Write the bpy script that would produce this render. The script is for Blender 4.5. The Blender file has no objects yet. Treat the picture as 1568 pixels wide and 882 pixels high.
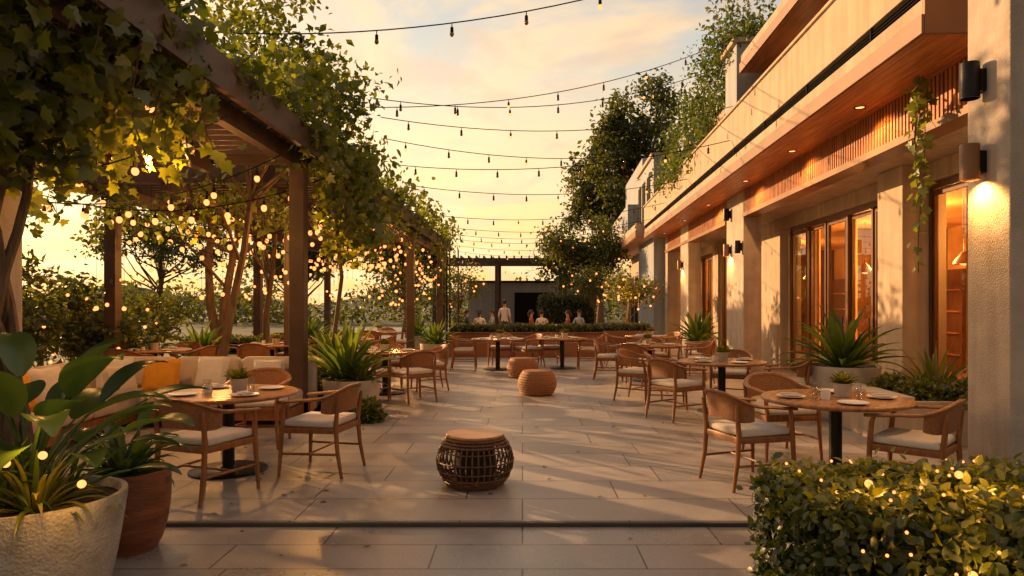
import bpy, bmesh, math, random
import numpy as np
from mathutils import Vector, Matrix
random.seed(7); RNG=np.random.default_rng(7)
S=bpy.context.scene
COL=S.collection
S.view_settings.view_transform='Standard'
try: S.view_settings.look='None'
except Exception: pass
S.view_settings.exposure=0
ROT=-0.048   # the restaurant stands slightly rotated to the terrace axis
cr,sr=math.cos(ROT),math.sin(ROT)
def B(x,y,z=0): return (x*cr-y*sr, x*sr+y*cr, z)

# ------------------------------------------------------------------ materials
def nodes(m):
    m.use_nodes=True; nt=m.node_tree; nt.nodes.clear(); return nt
def L(nt,a,b): nt.links.new(a,b)
def mat(name,col,rough=0.6,metal=0.0,var=0.25,vscale=3.0,bump=0.0,bscale=60.0,stretch=(1,1,1),spec=0.4,streak=0,objvar=0):
    m=bpy.data.materials.new(name); nt=nodes(m)
    o=nt.nodes.new('ShaderNodeOutputMaterial'); p=nt.nodes.new('ShaderNodeBsdfPrincipled')
    L(nt,p.outputs[0],o.inputs[0])
    tc=nt.nodes.new('ShaderNodeTexCoord'); mp=nt.nodes.new('ShaderNodeMapping'); mp.inputs['Scale'].default_value=stretch
    L(nt,tc.outputs['Object'],mp.inputs[0])
    n=nt.nodes.new('ShaderNodeTexNoise'); n.inputs['Scale'].default_value=vscale; n.inputs['Detail'].default_value=5
    L(nt,mp.outputs[0],n.inputs['Vector'])
    r=nt.nodes.new('ShaderNodeValToRGB'); r.color_ramp.elements[0].position=.3; r.color_ramp.elements[1].position=.7
    a=[c*(1-var) for c in col]; b=[min(1,c*(1+var)) for c in col]
    r.color_ramp.elements[0].color=(*a,1); r.color_ramp.elements[1].color=(*b,1)
    L(nt,n.outputs[0],r.inputs[0]); src=r.outputs[0]
    if streak:
        m2=nt.nodes.new('ShaderNodeMapping'); m2.inputs['Scale'].default_value=(3,3,.25); L(nt,tc.outputs['Object'],m2.inputs[0])
        n4=nt.nodes.new('ShaderNodeTexNoise'); n4.inputs['Scale'].default_value=2.2; n4.inputs['Detail'].default_value=6; L(nt,m2.outputs[0],n4.inputs['Vector'])
        mr=nt.nodes.new('ShaderNodeMapRange'); mr.inputs[1].default_value=.35; mr.inputs[2].default_value=.65; mr.inputs[3].default_value=1-streak; mr.inputs[4].default_value=1+streak*.3
        L(nt,n4.outputs[0],mr.inputs[0]); vm=nt.nodes.new('ShaderNodeVectorMath'); vm.operation='SCALE'; L(nt,src,vm.inputs[0]); L(nt,mr.outputs[0],vm.inputs['Scale']); src=vm.outputs[0]
    if objvar:
        oi=nt.nodes.new('ShaderNodeObjectInfo'); mr=nt.nodes.new('ShaderNodeMapRange'); mr.inputs[3].default_value=1-objvar; mr.inputs[4].default_value=1+objvar
        L(nt,oi.outputs['Random'],mr.inputs[0]); vm=nt.nodes.new('ShaderNodeVectorMath'); vm.operation='SCALE'; L(nt,src,vm.inputs[0]); L(nt,mr.outputs[0],vm.inputs['Scale']); src=vm.outputs[0]
    L(nt,src,p.inputs['Base Color'])
    p.inputs['Roughness'].default_value=rough; p.inputs['Metallic'].default_value=metal
    p.inputs['Specular IOR Level'].default_value=spec
    if bump>0:
        n2=nt.nodes.new('ShaderNodeTexNoise'); n2.inputs['Scale'].default_value=bscale; n2.inputs['Detail'].default_value=4
        L(nt,mp.outputs[0],n2.inputs['Vector'])
        bp=nt.nodes.new('ShaderNodeBump'); bp.inputs['Strength'].default_value=bump; bp.inputs['Distance'].default_value=0.015
        L(nt,n2.outputs[0],bp.inputs['Height']); L(nt,bp.outputs[0],p.inputs['Normal'])
    return m
def leafmat(name,dark,light,trans=0.35,rough=0.45):
    m=bpy.data.materials.new(name); nt=nodes(m)
    o=nt.nodes.new('ShaderNodeOutputMaterial'); p=nt.nodes.new('ShaderNodeBsdfDiffuse')
    at=nt.nodes.new('ShaderNodeAttribute'); at.attribute_name='rnd'
    r=nt.nodes.new('ShaderNodeValToRGB'); r.color_ramp.elements[0].color=(*dark,1); r.color_ramp.elements[1].color=(*light,1)
    L(nt,at.outputs['Fac'],r.inputs[0]); L(nt,r.outputs[0],p.inputs['Color'])
    t=nt.nodes.new('ShaderNodeBsdfTranslucent')
    mx=nt.nodes.new('ShaderNodeMix'); mx.data_type='RGBA'; mx.blend_type='MULTIPLY'; mx.inputs[0].default_value=1
    L(nt,r.outputs[0],mx.inputs[6]); mx.inputs[7].default_value=(3.0,2.6,0.8,1)
    L(nt,mx.outputs[2],t.inputs[0])
    ms=nt.nodes.new('ShaderNodeMixShader'); ms.inputs[0].default_value=trans
    L(nt,p.outputs[0],ms.inputs[1]); L(nt,t.outputs[0],ms.inputs[2])
    g=nt.nodes.new('ShaderNodeBsdfGlossy'); g.inputs['Roughness'].default_value=rough; g.inputs[0].default_value=(1,1,1,1)
    m2=nt.nodes.new('ShaderNodeMixShader'); m2.inputs[0].default_value=.045
    L(nt,ms.outputs[0],m2.inputs[1]); L(nt,g.outputs[0],m2.inputs[2]); L(nt,m2.outputs[0],o.inputs[0])
    return m
def emat(name,col,s,sample=False):
    m=bpy.data.materials.new(name); nt=nodes(m)
    o=nt.nodes.new('ShaderNodeOutputMaterial'); e=nt.nodes.new('ShaderNodeEmission')
    e.inputs[0].default_value=(*col,1); e.inputs[1].default_value=s; L(nt,e.outputs[0],o.inputs[0])
    if not sample:
        try: m.cycles.emission_sampling='NONE'
        except Exception: pass
    return m
def glassmat(name,tint=(1,1,1),refl=0.05):
    m=bpy.data.materials.new(name); nt=nodes(m)
    o=nt.nodes.new('ShaderNodeOutputMaterial'); t=nt.nodes.new('ShaderNodeBsdfTransparent'); t.inputs[0].default_value=(*tint,1)
    g=nt.nodes.new('ShaderNodeBsdfGlossy'); g.inputs['Roughness'].default_value=.02
    f=nt.nodes.new('ShaderNodeLayerWeight'); f.inputs[0].default_value=.5
    q=nt.nodes.new('ShaderNodeMath'); q.operation='POWER'; q.inputs[1].default_value=4.0; L(nt,f.outputs['Facing'],q.inputs[0])
    a=nt.nodes.new('ShaderNodeMath'); a.operation='ADD'; a.inputs[1].default_value=refl; a.use_clamp=True
    L(nt,q.outputs[0],a.inputs[0]); ms=nt.nodes.new('ShaderNodeMixShader'); L(nt,a.outputs[0],ms.inputs[0])
    L(nt,t.outputs[0],ms.inputs[1]); L(nt,g.outputs[0],ms.inputs[2]); L(nt,ms.outputs[0],o.inputs[0]); return m
def paving(name,c1,c2,bw,rh,off,mortar=.006,rough=.42):
    m=bpy.data.materials.new(name); nt=nodes(m)
    o=nt.nodes.new('ShaderNodeOutputMaterial'); p=nt.nodes.new('ShaderNodeBsdfPrincipled'); L(nt,p.outputs[0],o.inputs[0])
    tc=nt.nodes.new('ShaderNodeTexCoord')
    b=nt.nodes.new('ShaderNodeTexBrick'); b.offset=off; b.offset_frequency=2; b.squash=1.35; b.squash_frequency=3
    b.inputs['Scale'].default_value=1; b.inputs['Mortar Size'].default_value=mortar; b.inputs['Mortar Smooth'].default_value=.15
    b.inputs['Brick Width'].default_value=bw; b.inputs['Row Height'].default_value=rh; b.inputs['Bias'].default_value=0
    b.inputs['Color1'].default_value=(*c1,1); b.inputs['Color2'].default_value=(*c2,1); b.inputs['Mortar'].default_value=(.045,.04,.036,1)
    L(nt,tc.outputs['Object'],b.inputs['Vector'])
    n=nt.nodes.new('ShaderNodeTexNoise'); n.inputs['Scale'].default_value=1.3; n.inputs['Detail'].default_value=8; n.inputs['Roughness'].default_value=.65
    L(nt,tc.outputs['Object'],n.inputs['Vector'])
    n3=nt.nodes.new('ShaderNodeTexNoise'); n3.inputs['Scale'].default_value=90; n3.inputs['Detail'].default_value=4
    L(nt,tc.outputs['Object'],n3.inputs['Vector'])
    r=nt.nodes.new('ShaderNodeMapRange'); r.inputs[1].default_value=.3; r.inputs[2].default_value=.7; r.inputs[3].default_value=.72; r.inputs[4].default_value=1.15
    L(nt,n.outputs[0],r.inputs[0])
    r3=nt.nodes.new('ShaderNodeMapRange'); r3.inputs[1].default_value=.3; r3.inputs[2].default_value=.7; r3.inputs[3].default_value=.78; r3.inputs[4].default_value=1.18
    L(nt,n3.outputs[0],r3.inputs[0])
    mm=nt.nodes.new('ShaderNodeMath'); mm.operation='MULTIPLY'; L(nt,r.outputs[0],mm.inputs[0]); L(nt,r3.outputs[0],mm.inputs[1])
    vm=nt.nodes.new('ShaderNodeVectorMath'); vm.operation='SCALE'; L(nt,b.outputs['Color'],vm.inputs[0]); L(nt,mm.outputs[0],vm.inputs['Scale'])
    L(nt,vm.outputs[0],p.inputs['Base Color'])
    rr=nt.nodes.new('ShaderNodeMapRange'); rr.inputs[1].default_value=.3; rr.inputs[2].default_value=.7; rr.inputs[3].default_value=rough-.1; rr.inputs[4].default_value=rough+.15
    L(nt,n.outputs[0],rr.inputs[0]); L(nt,rr.outputs[0],p.inputs['Roughness'])
    bp=nt.nodes.new('ShaderNodeBump'); bp.inputs['Strength'].default_value=.4; bp.inputs['Distance'].default_value=.01; bp.invert=True
    L(nt,b.outputs['Fac'],bp.inputs['Height'])
    bp2=nt.nodes.new('ShaderNodeBump'); bp2.inputs['Strength'].default_value=.14; bp2.inputs['Distance'].default_value=.01
    L(nt,n3.outputs[0],bp2.inputs['Height']); L(nt,bp.outputs[0],bp2.inputs['Normal']); L(nt,bp2.outputs[0],p.inputs['Normal'])
    return m

M=dict(
 pave=paving('stone_paving',(.36,.315,.29),(.27,.24,.225),1.25,.56,.37),
 pave2=paving('stone_paving_front',(.30,.265,.25),(.24,.215,.205),1.35,.42,.43,rough=.30),
 earth=mat('earth',(.05,.06,.03),.9,var=.4,vscale=.5),
 stucco=mat('stucco',(.43,.34,.255),.85,var=.10,vscale=2,bump=.5,bscale=60,streak=.18),
 stucco_rough=mat('pier_plaster',(.41,.35,.30),.9,var=.14,vscale=4,bump=.6,bscale=75,streak=.14),
 grey=mat('grey_render',(.30,.33,.37),.8,var=.08,vscale=1,bump=.2,streak=.15),
 fascia=mat('bronze_fascia',(.20,.09,.04),.45,var=.2,vscale=2),
 riser=mat('step_riser',(.06,.055,.05),.8,var=.2,vscale=5),
 soffit=mat('cedar_soffit',(.46,.17,.05),.42,var=.38,vscale=4,stretch=(6,.35,6),bump=.15,bscale=8),
 slat=mat('cedar_slat',(.34,.12,.035),.5,var=.35,vscale=3,stretch=(2,2,.6)),
 dark=mat('black_metal',(.018,.016,.015),.4,metal=.6,var=.1),
 black=mat('matt_black',(.012,.011,.010),.9,var=.1,spec=.1),
 dframe=mat('door_frame_wood',(.12,.05,.02),.4,var=.3,vscale=4,stretch=(3,3,.4)),
 pergola=mat('pergola_timber',(.065,.035,.023),.5,var=.3,vscale=3,stretch=(1,1,1)),
 teak=mat('teak',(.22,.085,.028),.42,var=.3,vscale=5,stretch=(5,5,1.2),bump=.05,bscale=30,objvar=.16),
 rattanback=mat('woven_back',(.25,.105,.04),.6,var=.25,vscale=60,bump=.5,bscale=160,objvar=.14),
 tabletop=mat('table_wood',(.33,.15,.06),.27,var=.3,vscale=2.5,stretch=(1,8,1),bump=.04,bscale=10,objvar=.1),
 cushion=mat('cushion_fabric',(.54,.49,.45),.9,var=.08,vscale=8,bump=.25,bscale=220,objvar=.06),
 sofafab=mat('sofa_fabric',(.44,.36,.29),.92,var=.08,vscale=6,bump=.3,bscale=180),
 mustard=mat('mustard_fabric',(.50,.22,.015),.9,var=.12,vscale=9,bump=.3,bscale=180),
 concrete=mat('concrete_pot',(.30,.285,.27),.85,var=.22,vscale=9,bump=.8,bscale=60),
 potlight=mat('pale_pot',(.44,.39,.34),.7,var=.12,vscale=5,bump=.2,bscale=60),
 terracotta=mat('brown_glaze_pot',(.18,.06,.025),.42,var=.4,vscale=4,stretch=(1,1,5),bump=.3,bscale=20),
 soil=mat('soil',(.03,.02,.014),.95,var=.4,vscale=30,bump=.8),
 wicker=mat('wicker',(.11,.045,.022),.5,var=.35,vscale=30,bump=.4,bscale=120),
 wickertop=mat('stool_top',(.36,.16,.055),.38,var=.25,vscale=5,stretch=(1,6,1)),
 otto=mat('ottoman_woven',(.26,.115,.05),.65,var=.25,vscale=50,bump=.6,bscale=120),
 brownwall=mat('rendered_brown_wall',(.22,.10,.055),.8,var=.15,vscale=2,bump=.3),
 bark=mat('bark',(.12,.075,.045),.9,var=.4,vscale=14,stretch=(1,1,.3),bump=.9,bscale=25),
 white=mat('ceramic',(.75,.73,.70),.25,var=.03),
 skin=mat('skin',(.45,.25,.16),.55,var=.06),
 hair=mat('hair',(.03,.018,.012),.6,var=.3,vscale=40),
 curtain=mat('curtain',(.70,.42,.18),.85,var=.1),
 inner=mat('interior_wall',(.62,.34,.13),.7,var=.3,vscale=1.5),
 glass=glassmat('window_glass',(.88,.84,.76),.06),
 clear=glassmat('drinking_glass_mat',(.95,.95,.95),.06),
 bulb=emat('warm_bulb',(1.0,.27,.075),3.1),
 bulboff=mat('bulb_unlit',(.20,.11,.04),.15,var=.1),
 lampglow=emat('lamp_glow',(1.0,.42,.12),2.6),
 dryleaf=leafmat('fallen_leaf',(.10,.05,.015),(.26,.17,.03),.2),
 vine=leafmat('vine_leaf',(.020,.045,.008),(.13,.155,.020),.44),
 vined=leafmat('vine_leaf_dark',(.020,.042,.009),(.08,.11,.018),.38),
 tree=leafmat('tree_leaf',(.016,.030,.008),(.080,.092,.017),.38),
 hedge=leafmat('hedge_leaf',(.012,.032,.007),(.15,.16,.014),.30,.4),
 agave=leafmat('strap_leaf',(.022,.052,.014),(.09,.14,.025),.34,.35),
 broad=leafmat('broad_leaf',(.014,.042,.018),(.060,.105,.028),.30,.28),
 fern=leafmat('fern_leaf',(.03,.06,.010),(.15,.14,.02),.35,.45),
)
# ------------------------------------------------------------------ mesh builder
class MB:
    def __init__(s): s.v=[]; s.f=[]; s.m=[]; s.mats=[]; s.r=[]
    def mi(s,k):
        if k not in s.mats: s.mats.append(k)
        return s.mats.index(k)
    def add(s,vs,fs,k,rnd=.5):
        b=len(s.v); s.v+= [tuple(v) for v in vs]; i=s.mi(k)
        s.f+=[tuple(b+q for q in f) for f in fs]; s.m+=[i]*len(fs); s.r+=[rnd]*len(vs)
    def box(s,x0,x1,y0,y1,z0,z1,k):
        vs=[(x0,y0,z0),(x1,y0,z0),(x1,y1,z0),(x0,y1,z0),(x0,y0,z1),(x1,y0,z1),(x1,y1,z1),(x0,y1,z1)]
        s.add(vs,[(0,3,2,1),(4,5,6,7),(0,1,5,4),(1,2,6,5),(2,3,7,6),(3,0,4,7)],k)
    def rbox(s,c,size,r,k,seg=3,rot=None,puff=0):
        bm=bmesh.new(); bmesh.ops.create_cube(bm,size=1)
        for v in bm.verts: v.co=Vector((v.co.x*size[0],v.co.y*size[1],v.co.z*size[2]))
        bmesh.ops.bevel(bm,geom=list(bm.edges),offset=r,segments=seg,profile=.5,affect='EDGES')
        if puff:
            bmesh.ops.subdivide_edges(bm,edges=list(bm.edges),cuts=2,use_grid_fill=True)
            for v in bm.verts:
                a=[abs(v.co[i])/(size[i]/2) for i in range(3)]
                t=min(range(3),key=lambda i:size[i])
                o=[i for i in range(3) if i!=t]
                w=max(0,1-a[o[0]]**2)*max(0,1-a[o[1]]**2)
                v.co[t]*=1+puff*w
        M4=Matrix.Translation(Vector(c))@(rot if rot else Matrix())
        bm.verts.index_update()
        s.add([M4@v.co for v in bm.verts],[[v.index for v in f.verts] for f in bm.faces],k); bm.free()
    def tube(s,pts,rad,k,seg=8,flat=None,cap=True,rnd=.5):
        pts=[Vector(p) for p in pts]; n=len(pts)
        if not hasattr(rad,'__len__'): rad=[rad]*n
        vs=[];fs=[]; prev=None
        for i,p in enumerate(pts):
            t=(pts[min(i+1,n-1)]-pts[max(i-1,0)])
            if t.length<1e-9: t=Vector((0,0,1))
            t.normalize()
            if prev is None:
                a=Vector((0,0,1)) if abs(t.z)<.9 else Vector((0,1,0))
                u=t.cross(a).normalized()
            else: u=(prev-t*prev.dot(t)).normalized()
            prev=u; w=t.cross(u)
            for j in range(seg):
                an=2*math.pi*j/seg; fx,fy=(1,1) if flat is None else flat
                vs.append(p+u*math.cos(an)*rad[i]*fx+w*math.sin(an)*rad[i]*fy)
        for i in range(n-1):
            for j in range(seg):
                a=i*seg+j; b=i*seg+(j+1)%seg; fs.append((a,b,b+seg,a+seg))
        if cap: fs.append(tuple(range(seg))[::-1]); fs.append(tuple((n-1)*seg+j for j in range(seg)))
        s.add(vs,fs,k,rnd)
    def lathe(s,prof,k,seg=32,c=(0,0,0)):
        vs=[];fs=[]
        for r,z in prof:
            for j in range(seg):
                a=2*math.pi*j/seg; vs.append((c[0]+r*math.cos(a),c[1]+r*math.sin(a),c[2]+z))
        for i in range(len(prof)-1):
            for j in range(seg):
                a=i*seg+j; b=i*seg+(j+1)%seg; fs.append((a,b,b+seg,a+seg))
        s.add(vs,fs,k)
    def sphere(s,c,r,k,seg=10,ring=7,sc=(1,1,1)):
        prof=[]
        for i in range(ring+1):
            a=-math.pi/2+math.pi*i/ring; prof.append((max(1e-4,math.cos(a))*r,math.sin(a)*r))
        b=len(s.v); s.lathe(prof,k,seg,c)
        for i in range(b,len(s.v)):
            v=s.v[i]; s.v[i]=tuple(c[q]+(v[q]-c[q])*sc[q] for q in range(3))
    def obj(s,name,smooth=True,bevel=0,loc=(0,0,0),rz=0,parent=None,mesh_only=False):
        me=bpy.data.meshes.new(name); me.from_pydata(s.v,[],s.f)
        for k in s.mats: me.materials.append(M[k])
        me.polygons.foreach_set('material_index',s.m)
        at=me.attributes.new('rnd','FLOAT','POINT'); at.data.foreach_set('value',s.r)
        bm=bmesh.new(); bm.from_mesh(me); bmesh.ops.recalc_face_normals(bm,faces=bm.faces); bm.to_mesh(me); bm.free()
        if smooth:
            me.polygons.foreach_set('use_smooth',[True]*len(me.polygons))
            me.set_sharp_from_angle(angle=math.radians(38))
        me.update()
        if mesh_only: return me
        o=bpy.data.objects.new(name,me); COL.objects.link(o); o.location=loc; o.rotation_euler=(0,0,rz)
        if bevel:
            b=o.modifiers.new('Bevel','BEVEL'); b.width=bevel; b.segments=2; b.limit_method='ANGLE'
        if parent: o.parent=parent
        return o
def inst(name,me,loc,rz=0,sc=1,parent=None):
    o=bpy.data.objects.new(name,me); COL.objects.link(o); o.location=loc; o.rotation_euler=(0,0,rz)
    o.scale=(sc,sc,sc) if not hasattr(sc,'__len__') else sc
    if parent: o.parent=parent
    return o
def empty(name,loc=(0,0,0),rz=0):
    o=bpy.data.objects.new(name,None); COL.objects.link(o); o.location=loc; o.rotation_euler=(0,0,rz); o.empty_display_size=.1; return o

# ------------------------------------------------------------------ leaves
def T_simple():
    return np.array([(0,0,0),(.27,.42,.09),(0,1,-.08),(-.27,.42,.09)]),[(0,1,2),(0,2,3)]
def T_leaf():
    v=[(0,0,0),(0,.35,0),(0,.7,-.04),(0,1,-.14),(.22,.2,.05),(.30,.48,.05),(.17,.78,-.01),(-.22,.2,.05),(-.30,.48,.05),(-.17,.78,-.01)]
    f=[(0,4,1),(4,5,1),(1,5,2),(5,6,2),(2,6,3),(0,1,7),(7,1,8),(1,2,8),(8,2,9),(2,3,9)]
    return np.array(v),f
def T_lobed():
    out=[(0,0),(.30,-.04),(.50,.16),(.36,.30),(.56,.58),(.26,.58),(0,1.0),(-.26,.58),(-.56,.58),(-.36,.30),(-.50,.16),(-.30,-.04)]
    v=[(0,.35,0)]+[(x,y,.10*abs(x)-.16*(max(y,0)**2)) for x,y in out]
    n=len(out); f=[(0,1+i,1+(i+1)%n) for i in range(n)]
    return np.array(v),f
TS,TL,TV=T_simple(),T_leaf(),T_lobed()
def norm(a): return a/np.maximum(np.linalg.norm(a,axis=1,keepdims=True),1e-9)
def leaves(name,pos,size,rnd,tmpl,matk,up=.7,droop=.3,parent=None,out=None,spread=.75):
    tv,tf=tmpl; N=len(pos)
    n=norm(RNG.normal(size=(N,3))*spread+np.array([0,0,up])+(out if out is not None else 0))
    t=RNG.normal(size=(N,3))+np.array([0,0,-droop*2.0])
    t=norm(t-n*(t*n).sum(1,keepdims=True)); b=np.cross(t,n)
    sz=np.broadcast_to(size,(N,)).reshape(N,1,1)
    P=pos[:,None,:]+sz*(tv[None,:,0:1]*b[:,None,:]+tv[None,:,1:2]*t[:,None,:]+tv[None,:,2:3]*n[:,None,:])
    nv=len(tv); me=bpy.data.meshes.new(name)
    fl=np.array([len(f) for f in tf]); flat=np.array([i for f in tf for i in f])
    loops=(flat[None,:]+np.arange(N)[:,None]*nv).ravel()
    tot=np.tile(fl,N); st=np.concatenate([[0],np.cumsum(tot)[:-1]])
    me.vertices.add(N*nv); me.vertices.foreach_set('co',P.ravel().astype(np.float32))
    me.loops.add(len(loops)); me.loops.foreach_set('vertex_index',loops.astype(np.int32))
    me.polygons.add(len(tot)); me.polygons.foreach_set('loop_start',st.astype(np.int32))
    me.materials.append(M[matk])
    a=me.attributes.new('rnd','FLOAT','POINT'); a.data.foreach_set('value',np.repeat(np.clip(rnd,0,1),nv).astype(np.float32))
    me.update(calc_edges=True); me.validate()
    o=bpy.data.objects.new(name,me); COL.objects.link(o)
    if parent: o.parent=parent
    return o
def clumps(centers,sig,per,rv=.5):
    c=np.array(centers); n=len(c); idx=np.repeat(np.arange(n),per)
    s=np.broadcast_to(np.array(sig),(3,)) if np.ndim(sig)<=1 else sig
    p=c[idx]+RNG.normal(size=(len(idx),3))*s
    cr_=RNG.random(n)[idx]; r=cr_*rv+RNG.random(len(idx))*(1-rv)
    return p,r
def tree(name,base,ctop,crown,rad,ncl,per,ls,tr,matk='tree',tmpl=TS,sig=.2,seed=0,stems=1,flatb=-.5):
    rg=random.Random(seed); e=empty(name,base); bx,by,bz=base
    mb=MB(); cs=[]
    cx,cy,cz=crown[0]-bx,crown[1]-by,crown[2]-bz
    while len(cs)<ncl:
        v=Vector((rg.gauss(0,1),rg.gauss(0,1),rg.gauss(0,1))).normalized()*(rg.random()**.45)
        if v.z<flatb: continue
        w=1+.25*math.sin(v.x*5+seed)*math.cos(v.y*4+seed*2)
        cs.append(Vector((cx+v.x*rad[0]*w,cy+v.y*rad[1]*w,cz+v.z*rad[2]*w)))
    for s_ in range(stems):
        ox=(s_-(stems-1)/2)*.35
        top=Vector((cx+ox*2,cy,cz+rad[2]*.3)); pts=[]
        for i in range(8):
            t=i/7; pts.append(Vector((ox*t,0,0)).lerp(top,t)+Vector((math.sin(t*5+seed+s_)*.12*min(1,t*3),math.cos(t*4+seed)*.10*min(1,t*3),0)))
        mb.tube(pts,[tr*(1-.75*i/7)*(1.35 if i==0 else 1) for i in range(8)],'bark',8)
        for q,c in enumerate(cs):
            if q%stems!=s_ : continue
            if rg.random()<.75:
                t=.35+.5*rg.random(); i=int(t*7); a=pts[i].lerp(pts[min(i+1,7)],t*7-i)
                m=a.lerp(c,.5)+Vector((0,0,-.12*(c-a).length))
                mb.tube([a,a.lerp(m,.6)+Vector((0,0,.02)),m,m.lerp(c,.5)+Vector((0,0,.03)),c],[tr*.32,tr*.26,tr*.2,tr*.12,tr*.04],'bark',5)
    mb.obj('trunk',parent=e)
    p,r=clumps([tuple(c) for c in cs],(rad[0]*sig,rad[1]*sig,rad[2]*sig*.8),per)
    o=leaves('foliage',p,ls*(.6+.8*RNG.random(len(p))),r,tmpl,matk,parent=e)
    return e
def blade(mb,base,az,el,length,width,k,curve=1.0,n=7,rnd=.5,fold=.25,shape='strap'):
    p=Vector(base); d=Vector((math.cos(az)*math.cos(el),math.sin(az)*math.cos(el),math.sin(el)))
    side=Vector((-math.sin(az),math.cos(az),0)); vs=[];fs=[]
    for i in range(n+1):
        t=i/n
        if shape=='strap': w=width*(.55+.9*math.sin(min(1,t*1.1)*math.pi*.72))*(1-t**3.5)*.9
        elif shape=='ovate': w=width*math.sin(math.pi*min(1,(t*.96+.02))**.85)**.8
        else: w=width*(1-t)
        e=el-curve*t*t*1.3
        d=Vector((math.cos(az)*math.cos(e),math.sin(az)*math.cos(e),math.sin(e)))
        up=side.cross(d).normalized()
        if up.z<0 and e<1.4: up=-up
        vs+= [p-side*w*.5+up*w*fold, p-side*w*.27+up*w*fold*.4, p, p+side*w*.27+up*w*fold*.4, p+side*w*.5+up*w*fold]
        p=p+d*(length/n)
    for i in range(n):
        for j in range(4):
            a=i*5+j; fs.append((a,a+1,a+6,a+5))
    mb.add(vs,fs,k,rnd)
def strap_plant(mb,c,n,length,width,k='agave',seed=0,low=.35,high=1.45,curve=.8):
    rg=random.Random(seed)
    for i in range(n):
        t=i/n; az=i*2.39996+rg.uniform(-.2,.2); el=low+(high-low)*t
        l=length*rg.uniform(.75,1.1); 
        blade(mb,(c[0]+math.cos(az)*.05,c[1]+math.sin(az)*.05,c[2]),az,el,l,width*rg.uniform(.8,1.15),k,curve*rg.uniform(.7,1.3)*(1.15-t*.7),rnd=rg.random())
def broad_plant(mb,c,n,length,lw,k='broad',seed=0,el0=.7,el1=1.4,leafl=.4):
    rg=random.Random(seed)
    for i in range(n):
        t=i/n; az=i*2.39996+rg.uniform(-.3,.3); el=el0+(el1-el0)*t; l=length*rg.uniform(.55,1.05)
        p=Vector(c); pts=[p.copy()]; e=el
        for q in range(5):
            e-=.07*q*.6; p=p+Vector((math.cos(az)*math.cos(e),math.sin(az)*math.cos(e),math.sin(e)))*(l/5); pts.append(p.copy())
        mb.tube(pts,[.012,.011,.010,.009,.008,.006],k,5,rnd=.6)
        blade(mb,pts[-1],az,e-.1+rg.uniform(-.35,.25),leafl*rg.uniform(.8,1.2),lw*rg.uniform(.8,1.15),k,.7*rg.uniform(.6,1.4),n=9,rnd=rg.random(),fold=.14,shape='ovate')

# ------------------------------------------------------------------ ground
def sheet(name,x0,x1,y0,y1,z,k):
    mb=MB(); mb.add([(x0,y0,z),(x1,y0,z),(x1,y1,z),(x0,y1,z)],[(0,1,2,3)],k); return mb.obj(name,False)
sheet('ground',-1500,1500,-300,2500,-.35,'earth')
mb=MB(); mb.box(-11,12,5.02,46,-.30,0,'pave'); mb.obj('terrace_paving',False)
mb=MB(); mb.box(-11,12,-6,4.985,-.34,-.032,'pave2'); mb.obj('lower_paving',False)
mb=MB(); mb.box(-11,12,4.986,5.018,-.2,-.003,'riser'); mb.obj('step_edge_trim',False,.004)
# distant hills
mb=MB(); vs=[];n=60
for i in range(n+1):
    x=-900+1800*i/n; vs+=[(x,700,-1),(x,760,10+8*math.sin(i*.5)+6*math.sin(i*1.3+1)),(x,900,-1)]
mb.add(vs,[(i*3+j,i*3+3+j,i*3+4+j,i*3+1+j) for i in range(n) for j in (0,1)],'earth'); mb.obj('hills')
# a few fallen leaves
N=150; q=np.c_[RNG.uniform(-3.4,3.6,N),RNG.uniform(4.0,13,N),np.zeros(N)]
q[:90,0]=np.where(RNG.random(90)<.5,RNG.uniform(-3.4,-1.5,90),RNG.uniform(1.6,3.6,90)); q[:,2]=np.where(q[:,1]<5.05,-.026,.007)
q=q[(q[:,1]<4.9)|(q[:,1]>5.1)]
leaves('fallen_leaves',q,.03+.035*RNG.random(len(q)),RNG.random(len(q)),TL,'dryleaf',6,0,spread=.5)

# ------------------------------------------------------------------ restaurant building (right)
RB=empty('restaurant_building',(0,0,0),ROT)
def bpart(mb,name,bevel=0,smooth=False): return mb.obj(name,smooth,bevel,parent=RB)
mb=MB(); mb.box(3.57,4.7,5.54,6.1,-.1,9,'stucco_rough'); bpart(mb,'entrance_pier',.012)
mb=MB()
mb.box(3.62,9,6.92,27.9,4.285,4.61,'stucco')      # slab
mb.box(3.66,9,6.94,27.88,4.61,4.75,'black')        # recess for grille
mb.box(3.60,3.80,6.90,27.9,4.752,5.5,'stucco')
mb.box(3.80,9,6.90,7.1,4.752,5.5,'stucco')
mb.box(3.56,3.84,6.86,27.95,5.502,5.55,'stucco')
bpart(mb,'balcony_parapet',.006)
mb=MB()
mb.box(3.585,3.615,6.87,27.93,4.25,4.44,'fascia'); mb.box(3.617,9,6.87,6.915,4.25,4.6,'fascia')
bpart(mb,'fascia_board',.004)
mb=MB()
for i in range(3): mb.box(3.625,3.65,6.95,27.85,4.64+i*.036,4.650+i*.036,'black')
for y in range(8,28,2): mb.box(3.61,3.655,y,y+.03,4.612,4.748,'black')
bpart(mb,'ventilation_grille')
mb=MB()
for i in range(7):
    x=3.64+i*.122; mb.box(x,x+.118,6.92,27.9,4.262,4.283,'soffit')
bpart(mb,'wood_soffit',.002)
mb=MB()
y=6.95
while y<16.3:
    mb.box(4.44,4.50,y,y+.045,3.74,4.26,'slat'); y+=.085
mb.box(4.505,4.7,6.95,27.8,3.72,4.26,'dframe')
mb.box(4.40,4.72,6.95,16.3,3.64,3.735,'fascia')
y=18.0
while y<27.7: mb.box(4.44,4.50,y,y+.06,3.74,4.26,'slat'); y+=.12
mb.box(4.40,4.72,17.95,27.8,3.64,3.735,'fascia')
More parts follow.
